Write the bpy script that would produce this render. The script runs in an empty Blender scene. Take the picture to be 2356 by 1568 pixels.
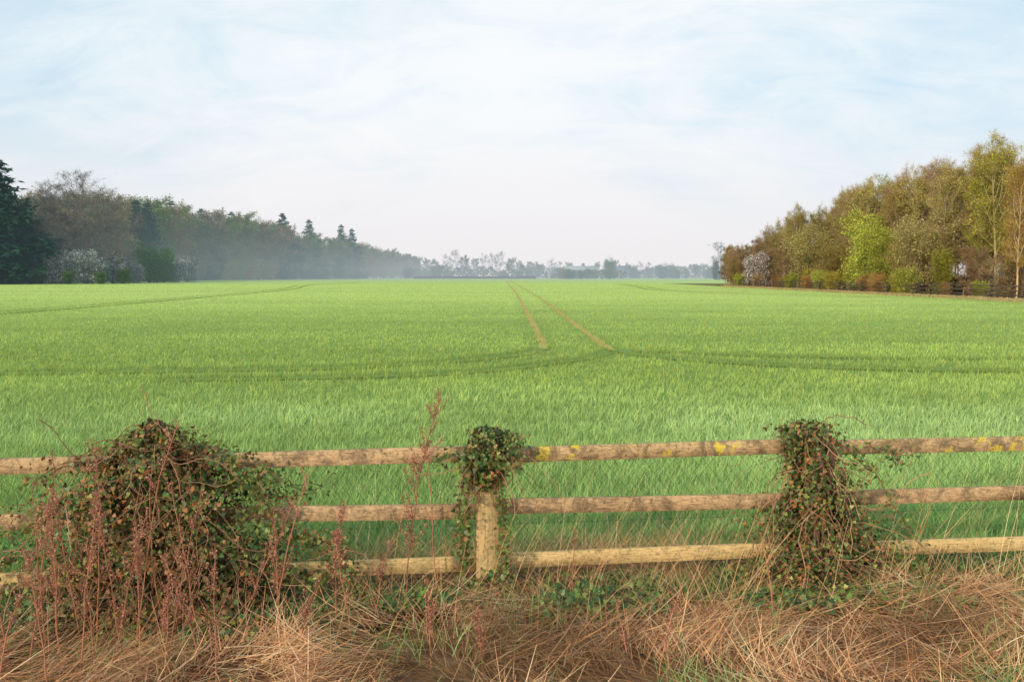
import bpy, math, random
import numpy as np
from mathutils import Vector
rng = np.random.default_rng(11)
random.seed(11)
sc = bpy.context.scene
COL = sc.collection
CAM_H = 2.05

# ------------------------------------------------------------ helpers
class MB:
    def __init__(s): s.V=[]; s.F={}; s.C=[]; s.n=0
    def add(s, V, F, C):
        V=np.asarray(V,float).reshape(-1,3); F=np.asarray(F,int)
        C=np.asarray(C,float)
        if C.ndim==1: C=np.tile(C,(len(V),1))
        s.V.append(V); s.C.append(C); s.F.setdefault(F.shape[1],[]).append(F+s.n); s.n+=len(V)
    def mesh(s, name, smooth=False):
        V=np.concatenate(s.V); C=np.concatenate(s.C)
        me=bpy.data.meshes.new(name)
        me.vertices.add(len(V)); me.vertices.foreach_set("co",V.ravel().astype(np.float32))
        loops=[];starts=[];off=0
        for k,fl in s.F.items():
            f=np.concatenate(fl); loops.append(f.ravel())
            starts.append(off+np.arange(len(f))*k); off+=f.size
        loops=np.concatenate(loops); starts=np.concatenate(starts)
        me.loops.add(len(loops)); me.loops.foreach_set("vertex_index",loops.astype(np.int32))
        me.polygons.add(len(starts)); me.polygons.foreach_set("loop_start",starts.astype(np.int32))
        me.update(calc_edges=True)
        a=me.color_attributes.new("Col",'FLOAT_COLOR','POINT')
        c4=np.ones((len(V),4),np.float32); c4[:,:3]=np.clip(C,0,1); a.data.foreach_set("color",c4.ravel())
        if smooth: me.polygons.foreach_set("use_smooth",np.ones(len(starts),bool))
        me.validate(); me.update()
        return me

def obj(name, me, mat=None, parent=None, label=None, category=None, kind=None, group=None):
    o=bpy.data.objects.new(name, me); COL.objects.link(o)
    if mat is not None and me is not None and len(me.materials)==0: me.materials.append(mat)
    if parent: o.parent=parent
    if label: o["label"]=label
    if category: o["category"]=category
    if kind: o["kind"]=kind
    if group: o["group"]=group
    return o

def vnoise(x,y,seed=0):
    r=np.random.default_rng(seed); g=r.random((256,256))
    xi=np.floor(x).astype(int); yi=np.floor(y).astype(int)
    fx=x-xi; fy=y-yi; fx=fx*fx*(3-2*fx); fy=fy*fy*(3-2*fy)
    a=g[xi%256,yi%256]; b=g[(xi+1)%256,yi%256]; c=g[xi%256,(yi+1)%256]; d=g[(xi+1)%256,(yi+1)%256]
    return (a*(1-fx)+b*fx)*(1-fy)+(c*(1-fx)+d*fx)*fy
def unit(v): return v/np.maximum(np.linalg.norm(v,axis=-1,keepdims=True),1e-9)
def rdirs(n): return unit(rng.normal(size=(n,3)))

def ribbons(mb, base, az, L, W, lean, bend, col, n=3, tipw=.08, basef=.7, roll=None):
    N=len(base); az=np.asarray(az); p=base.copy()
    if roll is None: roll=rng.uniform(-.9,.9,N)
    side=np.stack([-np.sin(az+roll),np.cos(az+roll),np.zeros(N)],1)
    VV=np.zeros((N,n+1,2,3)); CC=np.zeros((N,n+1,2,3))
    for i in range(n+1):
        t=i/n; w=W*((1-t)**.7*(1-tipw)+tipw)*.5
        VV[:,i,0]=p-side*w[:,None]; VV[:,i,1]=p+side*w[:,None]
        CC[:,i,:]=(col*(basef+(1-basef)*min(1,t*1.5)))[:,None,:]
        th=lean+bend*(t+.5/n)
        p=p+(L/n)[:,None]*np.stack([np.sin(th)*np.cos(az),np.sin(th)*np.sin(az),np.cos(th)],1)
        p[:,2]=np.maximum(p[:,2],.012)
    idx=np.arange(N)[:,None]*(2*(n+1))
    F=np.concatenate([idx+np.array([[2*i,2*i+1,2*i+3,2*i+2]]) for i in range(n)])
    mb.add(VV.reshape(-1,3),F,CC.reshape(-1,3))

DIAM=np.array([(0,0),(.45,.45),(0,1),(-.45,.45)])
TWIG=np.array([(-.5,0),(.5,0),(0,1)])
IVY=np.array([(0,0.05),(.28,-.1),(.52,.18),(.27,.36),(.4,.66),(.14,.62),(0,1.02),(-.14,.62),(-.4,.66),(-.27,.36),(-.52,.18),(-.28,-.1)])
def leaves(mb,pos,nrm,tip,size,col,shape,wx=1.0):
    n=unit(nrm); t=tip-n*np.sum(tip*n,1,keepdims=True); t=unit(t); b=np.cross(n,t)
    m=len(shape)
    size=np.asarray(size)[:,None,None]
    wx=np.broadcast_to(np.asarray(wx,float),(len(pos),))[:,None,None]
    V=pos[:,None,:]+b[:,None,:]*shape[None,:,0:1]*size*wx+t[:,None,:]*shape[None,:,1:2]*size
    F=np.arange(len(pos)*m).reshape(-1,m)
    mb.add(V.reshape(-1,3),F,np.repeat(col,m,0))

def tube(mb,pts,rad,k,col):
    pts=np.asarray(pts,float); n=len(pts)
    T=unit(np.gradient(pts,axis=0)); ref=np.array([0,0,1.]) if abs(T[0][2])<.9 else np.array([1.,0,0])
    A=unit(np.cross(T,ref)); B=np.cross(T,A)
    a=np.arange(k)*2*math.pi/k
    R=np.asarray(rad)[:,None,None]
    V=pts[:,None,:]+R*(A[:,None,:]*np.cos(a)[None,:,None]+B[:,None,:]*np.sin(a)[None,:,None])
    F=[]
    for i in range(n-1):
        for j in range(k):
            F.append((i*k+j,i*k+(j+1)%k,(i+1)*k+(j+1)%k,(i+1)*k+j))
    mb.add(V.reshape(-1,3),F,col)

# ------------------------------------------------------------ materials
def nn(nt,t,**kw):
    n=nt.nodes.new(t)
    for k,v in kw.items(): setattr(n,k,v)
    return n
def math_(nt,op,a,b=None,clamp=False):
    n=nn(nt,'ShaderNodeMath',operation=op,use_clamp=clamp)
    for i,v in enumerate((a,b)):
        if v is None: continue
        if isinstance(v,(int,float)): n.inputs[i].default_value=v
        else: nt.links.new(v,n.inputs[i])
    return n.outputs[0]
def mixc(nt,fac,a,b,mode='MIX'):
    n=nn(nt,'ShaderNodeMix',data_type='RGBA',blend_type=mode)
    for s,v in ((n.inputs[0],fac),(n.inputs[6],a),(n.inputs[7],b)):
        if isinstance(v,(int,float)): s.default_value=v
        elif isinstance(v,tuple): s.default_value=(*v,1)
        else: nt.links.new(v,s)
    return n.outputs[2]
def newmat(name):
    m=bpy.data.materials.new(name); m.use_nodes=True; m.node_tree.nodes.clear(); return m,m.node_tree
def finish(nt,surf,mist=True):  # mist blends a painted haze glow over the surface
    """painted haze: emission mixed in by distance from the origin, thins with height"""
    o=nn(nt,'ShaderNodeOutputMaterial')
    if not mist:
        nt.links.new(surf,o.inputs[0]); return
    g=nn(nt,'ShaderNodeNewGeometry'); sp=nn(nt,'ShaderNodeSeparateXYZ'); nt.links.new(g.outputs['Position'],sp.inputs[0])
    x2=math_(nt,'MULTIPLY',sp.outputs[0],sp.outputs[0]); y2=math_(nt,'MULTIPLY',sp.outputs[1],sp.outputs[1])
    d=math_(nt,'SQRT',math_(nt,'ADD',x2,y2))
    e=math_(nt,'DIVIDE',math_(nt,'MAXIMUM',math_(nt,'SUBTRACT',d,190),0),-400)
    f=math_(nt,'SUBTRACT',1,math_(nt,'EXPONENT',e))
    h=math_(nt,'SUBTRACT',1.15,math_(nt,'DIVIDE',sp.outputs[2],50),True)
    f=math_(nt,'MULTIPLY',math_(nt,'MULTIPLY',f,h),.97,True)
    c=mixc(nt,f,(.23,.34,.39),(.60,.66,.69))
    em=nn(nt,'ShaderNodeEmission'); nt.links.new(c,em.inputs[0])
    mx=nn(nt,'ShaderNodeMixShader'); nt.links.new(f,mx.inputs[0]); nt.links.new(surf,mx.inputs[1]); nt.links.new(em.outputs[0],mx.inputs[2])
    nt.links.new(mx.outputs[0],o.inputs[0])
def principled(nt,col,rough=.8,spec=.3,normal=None):
    p=nn(nt,'ShaderNodeBsdfPrincipled'); p.inputs['Roughness'].default_value=rough
    p.inputs['Specular IOR Level'].default_value=spec
    if isinstance(col,tuple): p.inputs['Base Color'].default_value=(*col,1)
    else: nt.links.new(col,p.inputs['Base Color'])
    if normal is not None: nt.links.new(normal,p.inputs['Normal'])
    return p.outputs[0]
def plant_mat(name,trans=.25,rough=.6,spec=.3,tint=False,mist=True,diffuse=False):
    m,nt=newmat(name)
    a=nn(nt,'ShaderNodeAttribute',attribute_name='Col'); c=a.outputs['Color']
    if tint:
        oi=nn(nt,'ShaderNodeObjectInfo'); c=mixc(nt,1.0,c,oi.outputs['Color'],'MULTIPLY')
    if diffuse:
        d=nn(nt,'ShaderNodeBsdfDiffuse'); nt.links.new(c,d.inputs[0]); s=d.outputs[0]
    else: s=principled(nt,c,rough,spec)
    if trans>0:
        t=nn(nt,'ShaderNodeBsdfTranslucent'); nt.links.new(c,t.inputs[0])
        mx=nn(nt,'ShaderNodeMixShader'); mx.inputs[0].default_value=trans
        nt.links.new(s,mx.inputs[1]); nt.links.new(t.outputs[0],mx.inputs[2]); s=mx.outputs[0]
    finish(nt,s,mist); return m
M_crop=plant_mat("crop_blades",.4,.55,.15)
M_grass=plant_mat("grass_blades",.3,.6,.2,mist=False)
M_dry=plant_mat("dry_straw",.2,.7,.25,mist=False,diffuse=True)
M_leaf=plant_mat("ivy_leaf",.15,.45,.35,mist=False)
M_stem=plant_mat("plant_stem",0,.8,.2,mist=False,diffuse=True)
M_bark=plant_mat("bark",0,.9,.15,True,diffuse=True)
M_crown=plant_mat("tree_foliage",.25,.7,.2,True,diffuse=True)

def noise(nt,vec,scale,detail=4,rough=.55,dist=0):
    n=nn(nt,'ShaderNodeTexNoise'); n.inputs['Scale'].default_value=scale; n.inputs['Detail'].default_value=detail
    n.inputs['Roughness'].default_value=rough; n.inputs['Distortion'].default_value=dist
    nt.links.new(vec,n.inputs['Vector']); return n.outputs['Fac']
def ramp(nt,f,stops):
    r=nn(nt,'ShaderNodeValToRGB'); nt.links.new(f,r.inputs[0])
    e=r.color_ramp.elements
    while len(e)<len(stops): e.new(.5)
    for i,(p,c) in enumerate(stops): e[i].position=p; e[i].color=(*c,1)
    return r.outputs[0]
def smap(nt,v,a,b):
    n=nn(nt,'ShaderNodeMapRange'); n.interpolation_type='SMOOTHSTEP'
    n.inputs[1].default_value=a; n.inputs[2].default_value=b; nt.links.new(v,n.inputs[0]); return n.outputs[0]

def wood(name,base,dark,lichen=0.0,vertical=False,stain=(.44,.58),amt=.85):
    m,nt=newmat(name)
    g=nn(nt,'ShaderNodeNewGeometry'); mp=nn(nt,'ShaderNodeMapping')
    mp.inputs['Scale'].default_value=(90,90,3.5) if vertical else (3.5,80,80)
    nt.links.new(g.outputs['Position'],mp.inputs[0])
    grain=noise(nt,mp.outputs[0],1.3,6,.75,.3)
    c=ramp(nt,grain,[(.34,tuple(x*.42 for x in base)),(.48,base),(.66,tuple(min(1,x*1.25) for x in base))])
    m2=nn(nt,'ShaderNodeMapping'); m2.inputs['Scale'].default_value=(3,3,3) if vertical else (3.2,2,3.2); nt.links.new(g.outputs['Position'],m2.inputs[0])
    st=noise(nt,m2.outputs[0],1.9,10,.85,.8)
    c=mixc(nt,math_(nt,'MULTIPLY',smap(nt,st,*stain),amt),c,dark)
    n3=noise(nt,g.outputs['Position'],45,4,.75)
    c=mixc(nt,math_(nt,'MULTIPLY',smap(nt,n3,.52,.63),.55),c,(.08,.065,.035))
    if not vertical:
        vo=nn(nt,'ShaderNodeTexVoronoi'); m3=nn(nt,'ShaderNodeMapping'); m3.inputs['Scale'].default_value=(1.0,4,9); nt.links.new(g.outputs['Position'],m3.inputs[0]); nt.links.new(m3.outputs[0],vo.inputs['Vector']); vo.inputs['Scale'].default_value=2.2
        c=mixc(nt,math_(nt,'MULTIPLY',math_(nt,'SUBTRACT',1,smap(nt,vo.outputs['Distance'],.05,.12)),.7),c,(.12,.07,.035))
    if lichen>0:
        n4=noise(nt,g.outputs['Position'],6,6,.8)
        c=mixc(nt,math_(nt,'MULTIPLY',smap(nt,n4,.55,.60),lichen),c,(.66,.50,.04))
    b=nn(nt,'ShaderNodeBump'); b.inputs['Strength'].default_value=.3; b.inputs['Distance'].default_value=.001; nt.links.new(grain,b.inputs['Height'])
    finish(nt,principled(nt,c,.9,.1,b.outputs[0]),False); return m
M_rail=wood("weathered_rail",(.50,.32,.16),(.17,.115,.065))
M_railtop=wood("lichen_rail",(.50,.33,.165),(.16,.115,.06),.8)
M_railbot=wood("pale_rail",(.60,.41,.17),(.30,.21,.09),.0,False,(.48,.66),.6)
M_post=wood("post_wood",(.50,.34,.15),(.26,.21,.09),0,True,(.47,.66),.5)
M_wire,nt=newmat("green_wire"); finish(nt,principled(nt,(.03,.11,.05),.45,.2),False)

# ------------------------------------------------------------ fence line geometry
def FY(x): return 4.816+.1047*x
POSTX=[-6.2,-4.18,-2.12,-.155,1.92,3.98,6.05]
ex=np.array([1,.1047,0]); ex/=np.linalg.norm(ex); ey=np.array([-ex[1],ex[0],0])

def beam(mb,p0,p1,w,h,up,nseg=14,bev=.006,wob=.004,rs=0):
    r=np.random.default_rng(rs)
    p0=np.array(p0,float); p1=np.array(p1,float); d=unit((p1-p0)[None])[0]; s=np.cross(d,up)
    hw,hh=w/2,h/2
    sec=[(-hw+bev,-hh),(hw-bev,-hh),(hw,-hh+bev),(hw,hh-bev),(hw-bev,hh),(-hw+bev,hh),(-hw,hh-bev),(-hw,-hh+bev)]
    V=[];ph=r.uniform(0,6,4)
    for i in range(nseg+1):
        t=i/nseg; c=p0+(p1-p0)*t+up*wob*math.sin(ph[0]+t*4)+s*wob*math.sin(ph[1]+t*5)
        for a,b in sec:
            V.append(c+s*(a+r.normal()*.0002)+up*(b+r.normal()*.0004))
    F=[]
    for i in range(nseg):
        for j in range(8): F.append((i*8+j,i*8+(j+1)%8,(i+1)*8+(j+1)%8,(i+1)*8+j))
    mb.add(V,F,(1,1,1))
    n0=mb.n-len(V)
    mb.F.setdefault(8,[]).append(np.array([list(range(7,-1,-1))])+n0)
    mb.F[8].append(np.array([list(range(nseg*8,nseg*8+8))])+n0)

UP=np.array([0,0,1.])
fence=obj("wooden_fence",None,label="weathered post and rail fence with green chain link mesh",category="fence")
for i,x in enumerate(POSTX):
    mb=MB(); beam(mb,(x,FY(x),-.3),(x+.004,FY(x),1.07 if i!=3 else 1.03),.115,.14,ex,8,.005,.001,i)
    obj("post",mb.mesh("post"),M_post,fence)
RZ=[.955,.612,.268]
for i in range(len(POSTX)-1):
    xa,xb=POSTX[i],POSTX[i+1]
    for k,z in enumerate(RZ):
        r=random.Random(i*7+k)
        pa=np.array([xa,FY(xa),z+r.uniform(-.014,.014)])+ey*.0865+ex*.003
        pb=np.array([xb,FY(xb),z+r.uniform(-.014,.014)])+ey*.0865-ex*.003
        mb=MB(); beam(mb,pa,pb,.03,.092,UP,8,.0008,.0015,i*5+k)
        obj("rail",mb.mesh("rail"),[M_railtop if i>=3 else M_rail,M_rail,M_railbot][k],fence)
mb=MB(); zb,zt=.08,.93; st=.064; hgt=zt-zb
for sgn in (1,-1):
    s=-6.5
    while s<6.5:
        a=np.array([0,4.816,zb])+ex*s+ey*(.118+.002*sgn); run=hgt*.8
        b=a+ex*run*sgn+UP*hgt
        tube(mb,[a,(a+b)/2,b],[.00105]*3,3,(1,1,1)); s+=st
for z in (zb,.5,zt):
    a=np.array([0,4.816,z])+ex*-6.5+ey*.118; tube(mb,[a,a+ex*6.5,a+ex*13],[.0012]*3,3,(1,1,1))
obj("wire_mesh",mb.mesh("wire_mesh"),M_wire,fence)

# ------------------------------------------------------------ ground
m,nt=newmat("ground_soil")
g=nn(nt,'ShaderNodeNewGeometry'); sp=nn(nt,'ShaderNodeSeparateXYZ'); nt.links.new(g.outputs['Position'],sp.inputs[0])
P=g.outputs['Position']; X,Y=sp.outputs[0],sp.outputs[1]
n1=noise(nt,P,6,6,.7); n2=noise(nt,P,.035,4,.6); n3=noise(nt,P,.6,5,.6)
verge=ramp(nt,n1,[(.3,(.08,.05,.025)),(.55,(.22,.12,.06)),(.75,(.14,.15,.05))])
nearf=ramp(nt,n1,[(.3,(.12,.20,.05)),(.7,(.21,.31,.075))])
farf=mixc(nt,n2,(.36,.48,.12),(.44,.54,.17))
farf=mixc(nt,math_(nt,'MULTIPLY',n3,.3),farf,(.29,.39,.09))
f1=smap(nt,Y,12,80); fld=mixc(nt,f1,nearf,farf)
beyond=ramp(nt,n2,[(.4,(.30,.40,.16)),(.6,(.36,.44,.2))])
fld=mixc(nt,smap(nt,Y,545,552),fld,beyond)
s=math_(nt,'SUBTRACT',Y,math_(nt,'MULTIPLY',X,.1047))
c=mixc(nt,smap(nt,s,5.0,5.3),verge,fld)
floor_=ramp(nt,n3,[(.35,(.14,.09,.045)),(.6,(.15,.15,.05))])
isr=math_(nt,'MULTIPLY',smap(nt,X,40,41),math_(nt,'SUBTRACT',1,smap(nt,Y,200,230)))
isl=math_(nt,'MULTIPLY',math_(nt,'SUBTRACT',1,smap(nt,X,-140,-136)),1)
c=mixc(nt,isr,c,floor_); c=mixc(nt,isl,c,floor_)
b=nn(nt,'ShaderNodeBump'); b.inputs['Strength'].default_value=.6; b.inputs['Distance'].default_value=.05; nt.links.new(n1,b.inputs['Height'])
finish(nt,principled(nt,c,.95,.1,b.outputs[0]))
mb=MB()
gx=np.array([-3500,-600,-150,-40,-10,0,10,40,150,600,3500.]); gy=np.array([-200,-20,0,3,6,15,40,100,300,800,2000,6000.])
V=[(x,y,0) for y in gy for x in gx]; nx=len(gx)
F=[(j*nx+i,j*nx+i+1,(j+1)*nx+i+1,(j+1)*nx+i) for j in range(len(gy)-1) for i in range(nx-1)]
mb.add(V,F,(1,1,1)); obj("ground",mb.mesh("ground"),m,kind="structure",label="flat farmland ground under crop and verge")

def smooth(pts,n=16):
    pts=np.array(pts,float)
    P=np.vstack([2*pts[0]-pts[1],pts,2*pts[-1]-pts[-2]]); out=[]
    for i in range(1,len(P)-2):
        for t in np.linspace(0,1,n,endpoint=False):
            out.append(.5*((2*P[i])+(-P[i-1]+P[i+1])*t+(2*P[i-1]-5*P[i]+4*P[i+1]-P[i+2])*t*t+(-P[i-1]+3*P[i]-3*P[i+1]+P[i+2])*t**3))
    out.append(pts[-1]); return np.array(out)
TR=[
 smooth([(-3.0,400),(-1.5,250),(.3,110),(.75,60),(.9,36),(.92,24),(.8,20.8)]),
 smooth([(-1.2,400),(.3,250),(2.1,110),(2.6,68),(2.68,36),(2.72,24),(2.8,20.8)]),
 smooth([(.86,22.5),(.3,20.9),(-1.5,19.0),(-4,17.7),(-7,17.2),(-12,16.6),(-24,15.8)]),
 smooth([(2.7,21.5),(2.0,20.0),(.4,18.0),(-1.4,16.6),(-3.6,16.0),(-6.5,15.6)]),
 smooth([(2.75,22),(3.4,20.4),(5,18.8),(7.5,17.6),(11,17.1),(17,17.4),(26,17.8)]),
 smooth([(3.4,21.6),(5.2,20.8),(8,19.9),(12,19.6),(18,20.0),(26,20.8)]),
 smooth([(-30,28),(-27.5,43),(-28.5,68),(-33,120),(-44,180),(-46,260)]),
 smooth([(-32,28),(-29.3,43),(-30.3,68),(-35,120),(-46,180),(-48,260)]),
 smooth([(26,200),(23,150),(20.5,118),(24,95),(33,78),(37,66),(37.5,50)]),
 smooth([(28,200),(25,150),(22.5,119),(26,97),(34.5,80),(38.5,66),(39,50)]),
]
TW=[.12,.12,.2,.14,.16,.09,.16,.1,.14,.1]
m,nt=newmat("track_soil"); g=nn(nt,'ShaderNodeNewGeometry')
n1=noise(nt,g.outputs['Position'],4,7,.85)
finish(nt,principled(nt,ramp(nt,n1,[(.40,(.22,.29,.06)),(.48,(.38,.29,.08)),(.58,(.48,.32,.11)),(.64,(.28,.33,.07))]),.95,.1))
m2_,nt=newmat("trampled_crop"); g=nn(nt,'ShaderNodeNewGeometry')
n1=noise(nt,g.outputs['Position'],9,6,.7)
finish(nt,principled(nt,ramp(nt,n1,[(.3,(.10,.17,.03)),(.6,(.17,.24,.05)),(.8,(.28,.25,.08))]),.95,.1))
for i,(t,w) in enumerate(zip(TR,TW)):
    T=unit(np.gradient(t,axis=0)); Nn=np.stack([-T[:,1],T[:,0]],1)
    z=.006+.004*i; k=np.arange(len(t)); taper=np.clip((len(t)-1-k)/14,.05,1) if i<2 else 1+0*k
    wd=(w*(1.1+.5*(vnoise(k*.7,k*0.,i)-.5))*taper)[:,None]
    V=np.zeros((len(t),2,3)); V[:,0,:2]=t+Nn*wd; V[:,1,:2]=t-Nn*wd; V[:,:,2]=z
    F=[(2*j,2*j+1,2*j+3,2*j+2) for j in range(len(t)-1)]
    mb=MB(); mb.add(V.reshape(-1,3),F,(1,1,1)); obj("dirt_track",mb.mesh("dirt_track"),m if i<2 else m2_,kind="structure",label="bare soil wheel track through the crop")

def track_dist(x,y):
    best=np.full(len(x),9.); who=np.zeros(len(x),int)
    for ti,(t,w) in enumerate(zip(TR,TW)):
        a=t[:-1]; b=t[1:]
        for p,q in zip(a,b):
            mask=(y>min(p[1],q[1])-1)&(y<max(p[1],q[1])+1)&(x>min(p[0],q[0])-1)&(x<max(p[0],q[0])+1)
            if not mask.any(): continue
            xx=x[mask];yy=y[mask]; d=q-p; L=max(d@d,1e-9)
            tt=np.clip(((xx-p[0])*d[0]+(yy-p[1])*d[1])/L,0,1)
            dd=np.hypot(xx-p[0]-tt*d[0],yy-p[1]-tt*d[1])-w
            bm=best[mask]; wm=who[mask]; wm[dd<bm]=ti; who[mask]=wm; best[mask]=np.minimum(bm,dd)
    return best,who

# ------------------------------------------------------------ wheat crop
def crop():
    N=560000
    y=5.0*np.exp(rng.random(N)**1.05*math.log(420/5.0)); x=rng.uniform(-.70,.70,N)*y+rng.uniform(-.8,.8,N)
    ok=(y-.1047*x>5.12)&(x<39.4)&(x>-126); x=x[ok];y=y[ok]
    td,who=track_dist(x,y); td=td+.25*(vnoise(x*3,y*1.5,77)-.5)+.16*(rng.random(len(x))-.5)*(who<2); ok=(td>0)|(rng.random(len(x))<np.where(who<2,.22,.06)); x=x[ok];y=y[ok];td=np.abs(td[ok]);who=who[ok]
    N=len(x)
    big=vnoise(x*.05,y*.2,3); mid=vnoise(x*.3+9,y*.6,4); fine=vnoise(x*3.2,y*3.2,5)
    row=.5+.5*np.sin(y*5.2+1.5*vnoise(x*.2,y*.2,6)*6)
    ok=rng.random(N)<np.clip(.65+.3*fine+.1*mid+.1*row,0,1)
    x,y,td,big,mid,fine,who,row=[a[ok] for a in (x,y,td,big,mid,fine,who,row)]; N=len(x)
    s=(y/6)**.62
    hl=np.interp(y,[5,7,10,16,40,400],[1.1,.85,.58,.47,.43,.43])
    L=rng.uniform(.15,.28,N)*(.87+.26*fine)*(.94+.12*mid)*hl*np.where((td<.4)&(y<60)&(who>1),1.3,1)
    W=rng.uniform(.0055,.0084,N)*s
    t=np.clip((y-5.3)/11,0,1)**.55
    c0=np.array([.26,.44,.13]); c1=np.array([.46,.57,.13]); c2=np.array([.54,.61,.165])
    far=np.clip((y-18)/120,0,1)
    col=c0*(1-t)[:,None]+c1*t[:,None]; col=col*(1-far)[:,None]+c2*far[:,None]  # light through blades at low view angles painted in as yellower green with distance
    dew=np.clip(1-abs(y-10.5)/5.5,0,1)[:,None]*(.4+.6*mid[:,None]); col=col*(1-.5*dew)+np.array([.50,.62,.33])*.5*dew
    col*= (.80+.36*big+.2*(fine-.5)+.3*(mid-.5)+.10*row*np.clip(1.6-y/25,0,1))[:,None]*rng.uniform(.64,1.3,N)[:,None]
    edge=np.clip(1-td/.45,0,1)[:,None]*np.where((who>1)&(y<30),.34,.22)[:,None]; col=col*(1-edge)  # furrow shadow painted into the blades beside the tracks
    yel=rng.random(N)<.06; col[yel]=col[yel]*np.array([1.3,1.1,.7])
    az=rng.normal(.3,1.8,N)
    base=np.stack([x,y,np.zeros(N)],1)
    mb=MB(); near=y<28
    for q,n_ in ((near,3),(~near,2)):
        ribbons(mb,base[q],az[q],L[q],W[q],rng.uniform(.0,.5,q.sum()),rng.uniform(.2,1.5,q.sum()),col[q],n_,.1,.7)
    return mb
obj("wheat_crop",crop().mesh("wheat_crop"),M_crop,kind="stuff",label="young green wheat covering the whole field",category="crop")

# ------------------------------------------------------------ verge grasses
def vz(x,y):
    d=FY(x)-y
    return .02+.14*np.exp(-((x+.2)/.6)**2-((d-.5)/.35)**2)+.08*np.exp(-((x-2.6)/.7)**2-((d-.6)/.3)**2)+.10*np.exp(-((x+1.3)/.6)**2-((d-.95)/.3)**2)+.12*vnoise(x*2.2+20,y*2.2,9)*np.clip(d/.4,.4,1)
def greenness(x): return np.clip((x-.1)/1.0,0,1)
pal=np.array([(.84,.45,.21),(.70,.35,.16),(.90,.60,.33),(.42,.19,.11),(.80,.39,.17),(.58,.38,.21)])
def dry():
    mb=MB()
    N=30000
    x=rng.uniform(-4.2,4.4,N); y=FY(x)-rng.uniform(.12,2.2,N)
    sw=vnoise(x*1.5,y*1.5,21)*14; cl=vnoise(x*1.9+3,y*1.9,22)
    gr=greenness(x); gp=(vnoise(x*2.2+7,y*2.2,23))
    ok=rng.random(N)<np.clip(1.4*cl+.35-.7*gr*(gp>.5),.16,1); x,y,sw,cl=[a[ok] for a in (x,y,sw,cl)]; N=len(x)
    tone=vnoise(x*2.4+50,y*2.4,27)[:,None]
    col=pal[rng.integers(0,6,N)]*rng.uniform(.5,1.2,N)[:,None]*(.35+1.15*tone)
    z=vz(x,y)*rng.uniform(.3,1.35,N)+cl*.10-.02
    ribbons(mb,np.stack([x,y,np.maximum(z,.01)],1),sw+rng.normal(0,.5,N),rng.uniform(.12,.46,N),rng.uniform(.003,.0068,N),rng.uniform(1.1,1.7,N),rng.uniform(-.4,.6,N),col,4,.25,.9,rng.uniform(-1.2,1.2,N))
    N=2100
    x=rng.uniform(-4.2,4.4,N); dy=rng.uniform(.0,.9,N); y=FY(x)-dy
    w=.15+.7*np.exp(-((x-1.1)/.8)**2)+.2*(x<-1.6)+.35*(x>2.2); ok=rng.random(N)<w; x=x[ok];y=y[ok];N=len(x)
    col=pal[rng.integers(0,6,N)]*rng.uniform(.75,1.15,N)[:,None]
    ribbons(mb,np.stack([x,y,vz(x,y)*.5],1),rng.uniform(-.9,4.0,N),rng.uniform(.3,.8,N),rng.uniform(.002,.0038,N),rng.uniform(.4,1.2,N),rng.uniform(.2,1.6,N),col,6,.2,.9)
    N=8200
    x=rng.uniform(-1.6,2.3,N); y=FY(x)+rng.uniform(.14,.5,N); cl=vnoise(x*2.5,y*2.5,31)
    ok=rng.random(N)<cl*1.2*np.clip(1.2-abs(x-.5)/1.9,0,1); x=x[ok];y=y[ok];N=len(x)
    col=pal[rng.integers(0,6,N)]*rng.uniform(.7,1.1,N)[:,None]
    ribbons(mb,np.stack([x,y,np.zeros(N)+.02],1),rng.uniform(0,6.28,N),rng.uniform(.25,.58,N),rng.uniform(.002,.004,N),rng.uniform(.0,.7,N),rng.uniform(.8,2.1,N),col,6,.2,.9)
    N=240
    x=rng.uniform(-1.1,3.2,N); y=FY(x)-rng.uniform(-.2,.4,N)
    col=pal[rng.integers(0,3,N)]*rng.uniform(.8,1.1,N)[:,None]
    ribbons(mb,np.stack([x,y,np.zeros(N)+.05],1),rng.uniform(-.8,.9,N),rng.uniform(.5,1.15,N),rng.uniform(.002,.0036,N),rng.uniform(.0,.75,N),rng.uniform(.0,.8,N),col,6,.2,1.0)
    return mb
obj("dry_grass",dry().mesh("dry_grass"),M_dry,kind="stuff",label="matted orange brown dead grass below the fence",category="grass")
def green():
    mb=MB(); N=40000
    x=rng.uniform(-4.2,4.4,N); y=FY(x)-rng.uniform(-.15,2.2,N); cl=vnoise(x*2.2+7,y*2.2,23)
    pr=np.clip(.02+1.0*greenness(x)*(cl*2.6-1.05)+.25*(vnoise(x*2,y*2,24)>.72),0,1)
    ok=rng.random(N)<pr; x=x[ok];y=y[ok];N=len(x)
    col=np.array([.33,.48,.12])*rng.uniform(.5,1.4,N)[:,None]; blu=rng.random(N)<.3; col[blu]=col[blu]*np.array([1.1,1.15,1.9])
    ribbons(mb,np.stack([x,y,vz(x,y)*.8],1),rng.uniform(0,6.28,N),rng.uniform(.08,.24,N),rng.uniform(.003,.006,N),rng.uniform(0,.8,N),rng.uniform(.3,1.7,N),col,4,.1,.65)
    return mb
obj("green_grass",green().mesh("green_grass"),M_grass,kind="stuff",label="fresh green grass tufts growing through dead straw",category="grass")
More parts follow.
